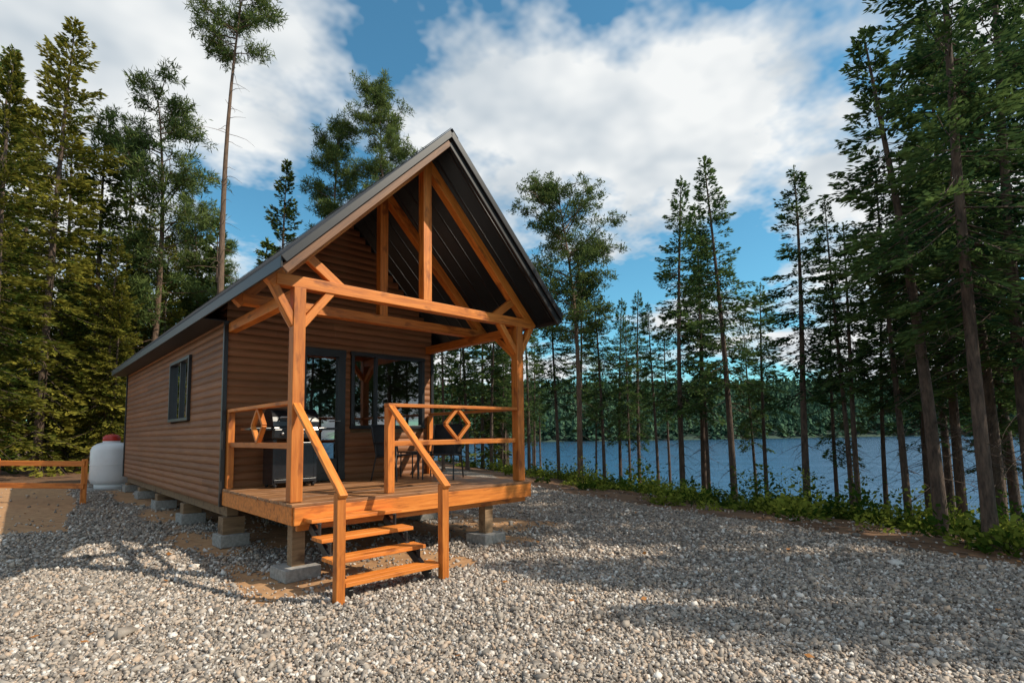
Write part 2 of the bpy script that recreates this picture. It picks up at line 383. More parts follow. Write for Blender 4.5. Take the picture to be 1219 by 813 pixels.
def pine(name,seed,H,cb,R,nl=34,tuft=34,mats=None,dead=1.0,nd=.16):
    rg=np.random.default_rng(seed); A=Acc(); tp,tr_=trunk(A,rg,H,.008*H+.02,.5)
    for i in range(nl):
        t=(i+rg.random())/nl; z=H*(cb+(1-cb)*t*.985)
        L=R*(.35+.75*math.sin(math.pi*min(1,.25+.75*(1-t))*.95))*rg.uniform(.45,1.15)*(1-.5*t**3)
        az=rg.uniform(0,6.28); el=rad(rg.uniform(-5,20)+35*t); o=np.array([math.cos(az),math.sin(az),0]); p0=tp(z)
        s=np.linspace(0,1,6)[:,None]; P=p0+o*s*L*math.cos(el)+np.array([0,0,1])*(s*L*math.sin(el)-.15*L*s**2*(1-t)+.15*L*s**3)+rg.normal(0,.04,(6,3))*s
        A.tube(P,np.linspace(.022*L**.5+.004,.005,6),4,0)
        ends=[]
        for k in range(int(6+L*8)):
            f=rg.uniform(.25,1)**.8*5; a=int(min(f,4)); q=P[a]+(P[a+1]-P[a])*(f-a)
            e=q+rg.normal(0,.22,3)*L**.5*np.array([1,1,.6])+o*.12+np.array([0,0,.06])
            A.tube(np.array([q,e]),np.array([.006,.003]),3,0); ends.append(e)
        for e in ends:
            n=tuft; dv=rg.normal(size=(n,3)); dv[:,2]+=.35; dv+=o*.4
            p=e+rg.normal(0,.085,(n,3))*np.array([1,1,.6])
            A.cards(p,dv,rg.normal(size=(n,3)),nd*rg.uniform(.6,1.2,n),.034*rg.uniform(.7,1.3,n),1,np.clip(.45+rg.normal(0,.1)+dv[:,2]*.15+rg.normal(0,.12,n),0,1))
    for i in range(int(cb*H*2.2*dead)):
        z=rg.uniform(.2*H,(cb+.1)*H); L=rg.uniform(.3,1.1)*R*.6; az=rg.uniform(0,6.28); o=np.array([math.cos(az),math.sin(az),0]); p0=tp(z)
        s=np.linspace(0,1,4)[:,None]; P=p0+o*s*L+np.array([0,0,1])*(.1*L*s-.3*L*s**2)+rg.normal(0,.04,(4,3))*s
        A.tube(P,np.linspace(.013,.003,4),3,0)
    return A.mesh(name,mats or (M_barkp,M_needP))
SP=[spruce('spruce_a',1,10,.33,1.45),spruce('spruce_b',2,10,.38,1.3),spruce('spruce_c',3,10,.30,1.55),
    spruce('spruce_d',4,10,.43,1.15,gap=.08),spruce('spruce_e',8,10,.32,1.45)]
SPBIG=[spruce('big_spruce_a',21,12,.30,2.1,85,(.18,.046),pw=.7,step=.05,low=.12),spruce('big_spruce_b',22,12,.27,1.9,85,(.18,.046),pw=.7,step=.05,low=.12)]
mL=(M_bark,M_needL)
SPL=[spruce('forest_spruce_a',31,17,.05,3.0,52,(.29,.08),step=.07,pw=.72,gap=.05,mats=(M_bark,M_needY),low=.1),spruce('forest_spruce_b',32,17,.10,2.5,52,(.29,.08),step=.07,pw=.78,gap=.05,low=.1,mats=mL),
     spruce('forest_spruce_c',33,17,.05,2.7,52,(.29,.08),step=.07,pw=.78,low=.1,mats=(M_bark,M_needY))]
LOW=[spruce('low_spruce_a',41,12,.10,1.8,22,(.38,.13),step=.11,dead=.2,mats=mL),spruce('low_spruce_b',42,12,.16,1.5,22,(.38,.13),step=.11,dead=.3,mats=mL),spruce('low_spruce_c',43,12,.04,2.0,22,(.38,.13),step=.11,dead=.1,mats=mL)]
PI=[pine('pine_a',51,18,.66,1.8,46,34,nd=.26),pine('pine_b',52,18,.82,1.9,24,32,nd=.25,dead=1.4),pine('pine_c',53,11,.48,2.0,48,40),pine('pine_d',54,14,.35,1.9,50,28,nd=.25),pine('pine_e',57,18,.64,1.7,42,34,nd=.26)]
SH={}
for L_,h in ((SP,10),(SPBIG,12),(SPL,17),(LOW,12)):
    for q in L_: SH[q.name]=h
for q,h in zip(PI,(18,18,11,14,18)): SH[q.name]=h
tr_rng=np.random.default_rng(77)
def plant(name,me,u,d,H,lean=(0,0),parent=None,wide=1.0,xy=None):
    p=site(u,d) if xy is None else xy
    s=H/SH[me.name]; o=obj(name,me,parent,(p[0],p[1],gz(p)-.05))
    o.scale=(s*wide,s*wide,s)
    lx=lean[0]*Rh[0]+lean[1]*Fh[0]; ly=lean[0]*Rh[1]+lean[1]*Fh[1]
    Mx=Matrix.Rotation(tr_rng.uniform(0,6.28),4,'Z')
    ax=Vector((-ly,lx,0)); 
    if ax.length>1e-6: Mx=Matrix.Rotation(ax.length,4,ax.normalized())@Mx
    o.rotation_euler=Mx.to_euler(); return o
R_list=[(.88,7.3,11.0,SPBIG[0],(-.02,0),.9),(.79,8.6,9.0,SP[1],(-.02,0),1.2),(.965,8.8,12,SPBIG[1],(-.02,0),1.0),(1.06,9.4,10.5,SPBIG[0],(0,0),.9),
 (.83,11.5,12.3,SPBIG[1],(-.01,0),.9),(.545,13.6,9.2,SP[0],(-.01,0),1.1),(.41,15.3,10.5,SP[4],(-.01,0),1.0),(.315,18,11.3,SP[2],(0,0),.95),
 (.235,22,8.6,SP[1],(0,0),1.),(.64,12.2,7.0,SP[3],(-.02,0),1.),(.73,11.2,8.0,SP[0],(-.01,0),1.),(.355,19,11.2,SP[4],(0,0),1.05),(.60,15.5,7.4,SP[2],(0,0),.9),
 (.47,17,7.5,SP[1],(0,0),1.),(.17,20.5,8.6,SP[4],(0,0),.9),(.085,21,8.8,SP[0],(0,0),.9),(.03,23,9.0,SP[2],(0,0),.9),(1.0,12.5,11,SP[2],(0,0),1.2),(.93,14.5,12,SP[0],(0,0),1.2),
 (.69,14,7.6,SP[1],(0,0),.9),(.77,13.2,10.0,SP[4],(0,0),1.1),(.27,20,7.4,SP[3],(0,0),.9),(.90,10.2,10.5,SP[2],(0,0),1.2),(.81,16,11,SP[0],(0,0),1.2),(1.12,11.5,12,SPBIG[1],(0,0),.9),
 (-.13,21,7.5,SP[2],(0,0),1),(-.085,22,8.2,SP[0],(0,0),1.1),(-.04,24,8.6,SP[4],(0,0),1.1),(-.015,27,8.5,SP[2],(0,0),1.1),(.125,24,9.4,SP[0],(0,0),1.1),(.20,25,9.2,SP[2],(0,0),1.0)]
for u,d,H,me_,ln,wd in R_list: plant('spruce_tree',me_,u,d,H,ln,None,wd)
plant('pine_tree',PI[2],.125,19,11.0)
L_list=[(-.98,17.5,15,SPL[2],(0,0)),(-.89,21,19.2,SPL[0],(.02,0)),(-.79,24,17,SPL[1],(0,0)),(-.74,26,16.8,SPL[2],(0,0)),(-.99,25,21,SPL[1],(0,0)),(-.44,24,14.3,SPL[1],(0,0)),(-.63,31,13,SPL[1],(0,0)),
 (-.845,27,18,SPL[2],(0,0)),(-.70,30,15,SPL[0],(0,0)),(-.94,29,20,SPL[2],(0,0)),(-.765,22,10,SPL[0],(0,0)),(-.665,26,11.5,SPL[2],(0,0))]
for u,d,H,me_,ln in L_list: plant('spruce_tree',me_,u,d,H,ln)
for u,d,H,me_,ln,w in [(-.685,25,18.0,PI[3],(0,0),1.1),(-.555,22,21.8,PI[1],(.015,0),.9),(-.36,25,16.6,PI[4],(0,0),1.0),(-.225,24,17.9,PI[0],(0,0),.85),(-.60,29,14.5,PI[3],(0,0),.8),(-.57,31,13.0,PI[3],(0,0),.9)]: plant('pine_tree',me_,u,d,H,ln,None,w)
forest=empty('forest')
k=0; rg=np.random.default_rng(9)
def fill(n,test,Hr,meshes,wd=1):
    global k
    c=0; tries=0
    while c<n and tries<20000:
        tries+=1; lat,dep,ok=test()
        if not ok: continue
        p=world(lat,dep); k+=1; c+=1
        plant('tree_%d'%k,meshes[rg.integers(len(meshes))],0,0,rg.uniform(*Hr),(0,0),forest,wd,xy=p)
def t_left():
    d=rg.uniform(27,46); u=rg.uniform(-1.1,-.42); return u*d,d,True
fill(62,t_left,(9,13.5),LOW)
def t_leftnear():
    d=rg.uniform(20,27); u=rg.uniform(-1.15,-.70); return u*d,d,True
fill(14,t_leftnear,(4,9),LOW+SPL[:1])
def t_behind():
    d=rg.uniform(24,42); u=rg.uniform(-.45,.02); p=world(u*d,d); s=sdist(*p); return u*d,d,(s<6)
fill(24,t_behind,(7,10),LOW)
def t_bank():
    d=rg.uniform(12,40); u=rg.uniform(-.1,1.15); p=world(u*d,d); s=sdist(*p); return u*d,d,(2.5<s<11)
fill(22,t_bank,(6,8.6),[SP[1],SP[3],SP[3],SP[0]],.85)
def t_right():
    dep=rg.uniform(-14,0); e=np.interp(dep,[-60,-20,0,5.7],[30,14,8.3,5.9]); lat=e+rg.uniform(1.0,8); return lat,dep,True
fill(5,t_right,(9,12),SP,1.1)
for lat,dep,H in ((10.4,2.6,9.5),(10.6,4.3,11),(11.8,3.2,12),(12.6,5.6,11.5),(14,4.2,12.5),(13,1.9,12),(11.4,6.6,10),(9.4,4.9,8)):
    k+=1; plant('tree_%d'%k,[SPBIG[0],SPBIG[1],SP[0]][k%3],0,0,H,(0,0),forest,.85,xy=world(lat,dep))
def t_back():
    a=rg.uniform(0,6.28); r=rg.uniform(26,36); lat,dep=r*math.cos(a),r*math.sin(a); return lat,dep,(dep<8 and lat<16)
fill(30,t_back,(8,13),LOW)
# far shore forest (one mesh)
rg=np.random.default_rng(3); A=Acc(); n=9500
dep=190+rg.random(n)**1.5*240; lat=rg.uniform(-.5,1.2,n)*dep; p=np.array([CX,CY])+dep[:,None]*Fh+lat[:,None]*Rh
z=height(p[:,0],p[:,1]); ok=(z>-1.9); p=p[ok]; z=z[ok]; n=len(p)
H=rg.uniform(6,11,n)*(1+.25*wob(p[:,0],p[:,1],.03)); kk=20
zz_=rg.random((n,kk))**1.1; az=rg.uniform(0,6.28,(n,kk)); top=np.stack([np.broadcast_to(p[:,:1],(n,kk)),np.broadcast_to(p[:,1:],(n,kk)),z[:,None]+H[:,None]*(1-zz_*.9)],-1)
r=(.35+H[:,None]*.2*zz_)
d=np.stack([np.cos(az)*r,np.sin(az)*r,-H[:,None]*.16*np.ones((n,kk))],-1).reshape(-1,3)
ln=np.linalg.norm(d,axis=1); sd=np.stack([-np.sin(az),np.cos(az),0*az],-1).reshape(-1,3)
A.cards(top.reshape(-1,3),d,sd,ln*1.1,ln*.9,0,np.repeat(rg.random(n),kk))
obj('distant_forest',mk_quads('distant_forest',np.concatenate(A.V),np.concatenate(A.Q),mats=(M_far,),attr=np.concatenate(A.T)))
# undergrowth
rg=np.random.default_rng(14); A=Acc(); cnt=0
while cnt<430:
    d=rg.uniform(4,28); u=rg.uniform(-.2,1.4) ; p=world(u*d,d); s=float(sdist(np.array(p[0]),np.array(p[1])))
    if not (.9<s<4.6): continue
    if s<2.2 and rg.random()<.72: continue
    if float(wob(np.array(p[0]),np.array(p[1]),1.4))<-.25 and rg.random()<.6: continue
    cnt+=1; g=gz(p); hgt=rg.uniform(.14,.5)*(2.0 if rg.random()<.2 else 1)*(.8+.12*s); rr=rg.uniform(.15,.45); n=int(rg.uniform(60,150))
    th=rg.uniform(0,6.28,n); q=rr*np.sqrt(rg.random(n)); h=hgt*rg.random(n)**.7*(1-.55*(q/rr)**2)
    P_=np.stack([p[0]+q*np.cos(th),p[1]+q*np.sin(th),g+h],-1)
    dv=np.stack([np.cos(th),np.sin(th),rg.uniform(-.3,.9,n)],-1)+rg.normal(0,.4,(n,3))
    big_=rg.uniform(.8,1.5); L=rg.uniform(.04,.11,n)*big_; A.cards(P_,dv,rg.normal(size=(n,3)),L,L*rg.uniform(.35,.7),0,np.clip(rg.uniform(-.1,.9)+rg.normal(0,.14,n)+.3*(h/hgt-.5),0,1))
    for j in range(5):
        a=rg.integers(n); A.tube(np.array([[p[0]+rg.normal(0,.04),p[1]+rg.normal(0,.04),g-.02],P_[a]]),np.array([.005,.002]),3,0,.1)
obj('undergrowth',mk_quads('undergrowth',np.concatenate(A.V),np.concatenate(A.Q),mats=(M_under,),attr=np.concatenate(A.T)))
A=Acc()
for i in range(34):
    d=rg.uniform(5.5,16)
    e=float(np.interp(d,[5.7,9.2,14.3,30],[5.9,4.3,1.2,-6])); p=world(e+rg.uniform(.1,2.2),d); a=rg.uniform(0,6.28); L=rg.uniform(.2,.8); g=gz(p)+.015
    q=p+L*np.array([math.cos(a),math.sin(a)]); mid=(p+q)/2+rg.normal(0,.04,2)
    A.tube(np.array([[p[0],p[1],g],[mid[0],mid[1],gz(mid)+.03],[q[0],q[1],gz(q)+.02]]),np.array([.012,.009,.004]),5,0)
obj('fallen_sticks',mk_quads('fallen_sticks',np.concatenate(A.V),np.concatenate(A.Q),mats=(M_barkp,)))
# ------------------------------------------------------------ cabin
W=3.55; HD=.863; HB=.60; YF=2.55; YB=11.8; XL=-.08; XR=W+.08; RX=W/2; RZ=5.70; SL=1.02; OV=.62
cab=empty('wooden_cabin',(0,0,0))
def wall(name,org,ud,nd,z0,zt,urange,openings,course=.118):
    V=[];Q=[];T=[]; org=np.array(org,float); ud=np.array(ud,float); nd=np.array(nd,float); rg=np.random.default_rng(len(name))
    z=z0
    while z<zt-1e-4:
        z1=min(z+course,zt); cuts=[(urange((z+z1)/2))]
        for (a,bb,c0,c1) in openings:
            if z1>c0+.02 and z<c1-.02:
                nc=[]
                for l,r in cuts:
                    if bb<=l or a>=r: nc.append((l,r)); continue
                    if a>l: nc.append((l,a))
                    if bb<r: nc.append((bb,r))
                cuts=nc
        for l,r in cuts:
            if r-l<.01: continue
            js=[l]+( [rg.uniform(l+.5,r-.5)] if r-l>3 else [])+[r]
            for a,bb in zip(js[:-1],js[1:]):
                n=len(V); ta=rg.random()
                g=.0015
                def pt(u,zz,o): return tuple(org+ud*u+nd*o+np.array([0,0,zz]))
                V+= [pt(a+g,z,.0),pt(bb-g,z,0),pt(bb-g,z+.007,.009),pt(a+g,z+.007,.009),pt(bb-g,z1,.008),pt(a+g,z1,.008),pt(a+g,z1,0),pt(bb-g,z1,0)]
                Q+= [(n,n+1,n+2,n+3),(n+3,n+2,n+4,n+5),(n+5,n+4,n+7,n+6)]
                T+=[ta]*8
        z=z1
    me=mk_quads(name,V,Q,mats=(M_siding,),attr=T); obj(name,me,cab)
win_f=(1.93,3.43,1.74,3.08); door=(1.02,1.80,HD+.02,3.08)
win_l=(4.60,6.15,1.93,3.08)
def gable(z):
    if z<3.25: return (XL,XR)
    hw=(RZ-.14-z)/SL; return (max(XL,RX-hw),min(XR,RX+hw))
wall('front_siding',(0,YF,0),(1,0,0),(0,-1,0),HB,RZ-.2,gable,[win_f,door])
wall('rear_siding',(0,YB,0),(1,0,0),(0,1,0),HB,RZ-.2,gable,[])
wall('left_siding',(XL,0,0),(0,1,0),(-1,0,0),HB,3.62,lambda z:(YF,YB),[win_l])
wall('right_siding',(XR,0,0),(0,1,0),(1,0,0),HB,3.62,lambda z:(YF,YB),[])
def liner(name,org,ud,z0,z1,u0,u1,ops,mat=M_inner):
    V=[];Q=[]; us=sorted(set([u0,u1]+[o[0] for o in ops]+[o[1] for o in ops])); zs=sorted(set([z0,z1]+[o[2] for o in ops]+[o[3] for o in ops]))
    org=np.array(org,float);ud=np.array(ud,float)
    for i in range(len(us)-1):
        for j in range(len(zs)-1):
            um=(us[i]+us[i+1])/2; zm=(zs[j]+zs[j+1])/2
            if any(o[0]<um<o[1] and o[2]<zm<o[3] for o in ops): continue
            n=len(V); V+=[tuple(org+ud*us[i]+[0,0,zs[j]]),tuple(org+ud*us[i+1]+[0,0,zs[j]]),tuple(org+ud*us[i+1]+[0,0,zs[j+1]]),tuple(org+ud*us[i]+[0,0,zs[j+1]])]; Q.append((n,n+1,n+2,n+3))
    obj(name,mk_quads(name,V,Q,mats=(mat,)),cab)
liner('inner_front_wall',(0,YF+.09,0),(1,0,0),HB,3.4,XL+.05,XR-.05,[win_f,door])
liner('inner_left_wall',(XL+.09,0,0),(0,1,0),HB,3.4,YF+.05,YB-.05,[win_l])
liner('inner_right_wall',(XR-.09,0,0),(0,1,0),HB,3.4,YF+.05,YB-.05,[])
liner('inner_partition',(0,6.6,0),(1,0,0),HB,3.38,XL+.1,XR-.1,[])
box('cabin_floor',(RX,(YF+YB)/2,HB+.13),(W+.1,YB-YF-.06,.16),M_inner,cab)
box('cabin_ceiling',(RX,(YF+YB)/2,3.39),(W+.1,YB-YF-.08,.04),M_inner,cab)
for nm,x,y in (('corner_trim_1',XL-.008,YF-.008),('corner_trim_2',XR+.008,YF-.008),('corner_trim_3',XL-.008,YB+.008),('corner_trim_4',XR+.008,YB+.008)):
    box(nm,(x,y,(HB+3.36)/2),(.06,.06,3.36-HB),M_black,cab,None,.004)
def window(nm,org,ud,nd,o,split=None,fw=.06):
    w=empty(nm); w.parent=cab; org=Vector(org);ud=Vector(ud);nd=Vector(nd)
    def P_(u,z,off): return org+ud*u+nd*off+Vector((0,0,z))
    a,b_,c,d_=o
    up=nd
    beam('frame_bottom',P_(a-.02,c+fw/2-.01,.01),P_(b_+.02,c+fw/2-.01,.01),fw,.10,M_black,w,up)
    beam('frame_top',P_(a-.02,d_-fw/2+.01,.01),P_(b_+.02,d_-fw/2+.01,.01),fw,.10,M_black,w,up)
    beam('frame_left',P_(a+fw/2-.01,c+.05,.011),P_(a+fw/2-.01,d_-.05,.011),.101,fw,M_black,w,ud)
    beam('frame_right',P_(b_-fw/2+.01,c+.05,.011),P_(b_-fw/2+.01,d_-.05,.011),.101,fw,M_black,w,ud)
    if split: 
        beam('mullion',P_(split,c+.05,.0),P_(split,d_-.05,.0),.07,.045,M_black,w,ud)
    V=[P_(a+.02,c+.02,-.01),P_(b_-.02,c+.02,-.01),P_(b_-.02,d_-.02,-.01),P_(a+.02,d_-.02,-.01)]
    obj('glass',mk_quads('glass',[tuple(v) for v in V],[(0,1,2,3)],mats=(M_glass,)),w)
    return w
window('front_window',(0,YF,0),(1,0,0),(0,-1,0),win_f,split=2.42)
window('side_window',(XL,0,0),(0,1,0),(-1,0,0),win_l,split=5.35)
dw=window('entry_door',(0,YF,0),(1,0,0),(0,-1,0),door,fw=.12)
box('door_kick_panel',(1.41,YF-.005,HD+.22),(.6,.04,.3),M_black,dw)
tube('door_handle',[(1.70,YF-.05,HD+1.0),(1.70,YF-.10,HD+1.0),(1.60,YF-.10,HD+1.0)],.01,M_steel,dw)
box('interior_counter',(2.9,5.2,HD+.45),(1.2,.6,.9),M_inner,cab); box('interior_cupboard',(2.7,6.4,2.4),(1.5,.3,.7),M_white,cab)
def slab(name,y0,y1,side,e,th,off,mat):
    xo=-e if side<0 else W+e
    V=[]
    for x in (RX,xo):
        for z_ in (0,-th):
            for y in (y0,y1): V.append((x,y,RZ-SL*abs(x-RX)-off+z_))
    F=[(0,1,5,4),(2,6,7,3),(0,4,6,2),(1,3,7,5),(4,5,7,6),(0,2,3,1)]
    return obj(name,mk_quads(name,V,F,mats=(mat,)),cab)
E=.40; Y0=-OV; Y1=YB+.35
for sd_,nm in ((-1,'left'),(1,'right')):
    slab('roof_panel_'+nm,Y0,Y1,sd_,E,.045,0,M_roof)
    slab('roof_deck_'+nm,Y0+.03,Y1-.03,sd_,E-.02,.035,.0475,M_soffit)
    V=[];Q=[]
    ys=np.arange(Y0+.18,Y1-.1,.30)
    for y in ys:
        xo=-E if sd_<0 else W+E
        for (x0,zo,zt_) in ((RX,.001,.022),(RX,-.083,-.095)):
            n=len(V)
            for x in (x0,xo+(.03 if sd_<0 else -.03)):
                zb=RZ-SL*abs(x-RX)
                V+=[(x,y-.02,zb+zo),(x,y+.02,zb+zo),(x,y+.011,zb+zt_),(x,y-.011,zb+zt_)]
            Q+=[(n,n+1,n+5,n+4),(n+1,n+2,n+6,n+5),(n+2,n+3,n+7,n+6),(n+3,n,n+4,n+7),(n,n+3,n+2,n+1),(n+4,n+5,n+6,n+7)]
    obj('roof_ribs_'+nm,mk_quads('roof_ribs',V,Q,mats=(M_roof,)),cab)
    xo=-E if sd_<0 else W+E; ze=RZ-SL*(RX+E)
    beam('rake_trim_'+nm,(RX,Y0-.012,RZ-.035),(xo,Y0-.012,ze-.035),.022,.085,M_black,cab)
    beam('rear_rake_trim_'+nm,(RX,Y1+.012,RZ-.045),(xo,Y1+.012,ze-.045),.022,.12,M_black,cab)
    beam('eave_fascia_'+nm,(xo+sd_*.012,Y0,ze-.06),(xo+sd_*.012,Y1,ze-.06),.022,.13,M_black,cab)
    xi=XL if sd_<0 else XR
    box('soffit_'+nm,((xi+xo)/2,(YF+Y1)/2,ze-.115),(abs(xi-xo)-.01,Y1-YF-.02,.018),M_soffit,cab,None,0)
for nm,q in (('ridge_cap_l',-1),('ridge_cap_r',1)):
    o=beam(nm,(RX+q*.06,Y0-.02,RZ-.02),(RX+q*.06,Y1+.02,RZ-.02),.15,.008,M_roof,cab,(q*SL,0,1))
B=.14
def truss(nm,y,struts=True):
    t=empty(nm); t.parent=cab
    nrm=math.cos(math.atan(SL)); off=(.10+B/2/nrm)
    zr=lambda x: RZ-SL*abs(x-RX)-off
    x0=-.34; x1=W+.34
    beam('tie_beam',(-.27,y,3.40),(W+.27,y,3.40),B,B,M_wood,t)
    beam('rafter_left',(x0,y+.003,zr(x0)),(RX-.01,y+.003,zr(RX-.01)),B-.012,B,M_wood,t)
    beam('rafter_right',(x1,y+.003,zr(x1)),(RX+.01,y+.003,zr(RX+.01)),B-.012,B,M_wood,t)
    beam('king_post',(RX,y-.002,3.47),(RX,y-.002,zr(RX)-.02),B-.004,B-.01,M_wood,t,(0,1,0))
    if struts:
        for s_,xx in ((1,0),(-1,W)):
            beam('strut',(xx+s_*.52,y-.004,3.43),(xx+s_*.08,y-.004,zr(xx+s_*.08)-.02),.09,.11,M_wood,t)
    return t
truss('front_truss',0); truss('middle_truss',1.2,struts=False)
for q,nm in ((-1,'left'),(1,'right')):
    xo=-E+.02 if q<0 else W+E-.02
    beam('barge_board_'+nm,(RX+q*.01,Y0+.035,RZ-.15),(xo,Y0+.035,RZ-SL*abs(xo-RX)-.15),.04,.10,M_barge if q<0 else M_soffit,cab)
fr=empty('porch_frame'); fr.parent=cab
for nm,x in (('left',0.0),('right',W)):
    beam('post_'+nm,(x,0,HD+.005),(x,0,3.335),B,B,M_wood,fr,(0,1,0))
    beam('plate_beam_'+nm,(x,.07,3.26),(x,YF-.01,3.26),.12,B,M_wood,fr)
    beam('brace_back_'+nm,(x,.04,2.86),(x,.48,3.22),.09,.10,M_wood,fr)
    for s_ in (-1,1):
        beam('brace',(x+s_*.04,-.003,2.90),(x+s_*(.40 if (s_>0)==(x==0) else .30),-.003,3.36),.09,.10,M_wood,fr,(0,1,0))
dk=empty('porch_deck'); dk.parent=cab
yb=-.20; rg=np.random.default_rng(6)
while yb+.14<YF-.02:
    box('deck_board',(RX+rg.uniform(-.006,.006),yb+.07,HD-.018+rg.uniform(-.0015,.0015)),(W+.20,.131,.036),M_deck,dk,None,.004); yb+=.14
box('front_rim',(RX,-.175,HD-.038-.10),(W+.14,.045,.20),M_wood,dk)
box('front_rim_inner',(RX,-.10,HD-.26),(W+.02,.05,.10),M_wood,dk)
for nm,x in (('l',-.06),('r',W+.06)): box('side_rim_'+nm,(x,1.19,HD-.14),(.045,2.68,.20),M_wood,dk)
for x in np.linspace(.4,W-.4,6): box('joist',(x,1.2,HD-.13),(.04,2.6,.17),M_old,dk,None,0)
ft=empty('footings'); ft.parent=cab
def footing(x,y,wdz):
    g=gz((x,y)); 
    box('concrete_pad',(x,y,g+.07),(.42,.42,.14),M_conc,ft,(0,0,.05),.012)
    box('footing_post',(x,y,(g+.14+wdz)/2),(.15,.15,wdz-g-.14),M_old,ft)
for (x,y) in ((.08,.12),(2.85,.0)): footing(x,y,HD-.245)
for y in (2.6,5.05,7.4,9.55,11.5):
    for x in (.08,W-.08): 
        g=gz((x,y)); box('concrete_pad',(x,y,g+.09),(.40,.40,.18),M_conc,ft,(0,0,.03),.012); box('shim',(x,y,(g+.18+.44)/2),(.3,.25,.44-g-.18),M_old,ft)
for x in (.08,W-.08,RX): box('skid_beam',(x,(YF+YB)/2,.52),(.16,YB-YF,.155),M_old,ft)
stt=empty('porch_stairs'); stt.parent=cab
for i,(y,z,x0,x1) in enumerate(((-1.14,.16,.05,1.20),(-.88,.335,.03,1.15),(-.62,.51,.03,1.15),(-.36,.685,.03,1.15))):
    box('tread_%d'%i,((x0+x1)/2,y,z),(x1-x0,.125,.042),M_wood,stt); box('tread_back_%d'%i,((x0+x1)/2,y+.132,z),(x1-x0,.125,.042),M_wood,stt)
for x in (.12,1.05):
    pts_=[(x,-1.18,.13),(x,-.94,.13),(x,-.94,.305),(x,-.68,.305),(x,-.68,.48),(x,-.42,.48),(x,-.42,.655),(x,-.2,.655)]
    for a,b_ in zip(pts_[:-1],pts_[1:]): beam('stringer_step',a,b_,.05,.02,M_black,stt,(1,0,0) if a[1]==b_[1] else (0,0,1),.002)
    beam('stringer',(x,-1.16,.06),(x,-.2,.60),.05,.09,M_black,stt)
for nm,x in (('left',-.02),('right',1.21)):
    beam('newel_'+nm,(x,-1.2,0),(x,-1.2,1.05),.09,.09,M_wood,stt,(0,1,0))
    beam('handrail_'+nm,(x+.005,-1.27,1.02),(x+.005,-.02,2.0),.085,.045,M_wood,stt)
ra=empty('porch_railing'); ra.parent=cab
def railing(a,b_,diamond=True):
    a=Vector(a);b_=Vector(b_); d=(b_-a).normalized()
    beam('top_rail',a+Vector((0,0,2.0)),b_+Vector((0,0,2.0)),.12,.045,M_wood,ra)
    beam('bottom_rail',a+Vector((0,0,1.50)),b_+Vector((0,0,1.50)),.045,.07,M_wood,ra)
    c=(a+b_)/2
    if diamond:
        r=.215; z=1.755; ps=[c+d*r+Vector((0,0,z)),c+Vector((0,0,z+r*1.05)),c-d*r+Vector((0,0,z)),c+Vector((0,0,z-r*1.05))]
        for i in range(4):
            beam('diamond_%d'%i,ps[i],ps[(i+1)%4],.06,.045,M_wood,ra)
beam('stair_post',(1.22,0,HD+.003),(1.22,0,1.975),.10,.10,M_wood,ra,(0,1,0))
railing((1.17,0,0),(W-.07,0,0)); railing((0,.07,0),(0,YF-.10,0)); railing((W,.07,0),(W,YF-.10,0),False)
for x in (0,W): beam('wall_post',(x,YF-.07,HD+.003),(x,YF-.07,1.975),.09,.09,M_wood,ra,(0,1,0))
# ------------------------------------------------------------ barbecue
g=empty('barbecue_grill',(.72,2.05,HD)); 
box('cart_left',(-.30,0,.38),(.05,.42,.66),M_grill,g); box('cart_right',(.30,0,.38),(.05,.42,.66),M_grill,g); box('cart_door',(0,-.19,.40),(.56,.03,.52),M_grill,g)
box('cart_base',(0,0,.10),(.62,.46,.05),M_grill,g); box('firebox',(0,0,.80),(.68,.46,.18),M_grill,g,None,.02); box('control_panel',(0,-.245,.79),(.66,.04,.13),M_grill,g,None,.01)
V=[];Q=[]; n=12
for x in (-.34,.34):
    for i in range(n+1):
        a=math.pi*i/n; V.append((x,-.23*math.cos(a),.90+.27*math.sin(a)))
for i in range(n): Q.append((i,i+1,n+2+i,n+1+i))
F=[tuple(range(n+1)),tuple(range(n+1,2*n+2))]
me=bpy.data.meshes.new('lid'); me.from_pydata(V,[],Q+F); me.materials.append(M_grill); obj('lid',me,g)
tube('lid_handle',[(-.24,-.22,1.02),(-.24,-.29,1.03),(.24,-.29,1.03),(.24,-.22,1.02)],.012,M_steel,g)
for i in range(4): 
    k_=lathe('knob_%d'%i,[(0,0),(.022,0),(.02,.03),(0,.03)],M_steel,g,(-.22+i*.147,-.265,.79),14); k_.rotation_euler=(rad(90),0,0)
box('side_shelf_left',(-.50,0,.86),(.30,.40,.035),M_grill,g); box('side_shelf_right',(.50,0,.86),(.30,.40,.035),M_grill,g)
for x in (-.28,.28):
    for y in (-.17,.17):
        w_=lathe('caster',[(0,-.015),(.04,-.015),(.04,.015),(0,.015)],M_black,g,(x,y,.04),14); w_.rotation_euler=(0,rad(90),0)
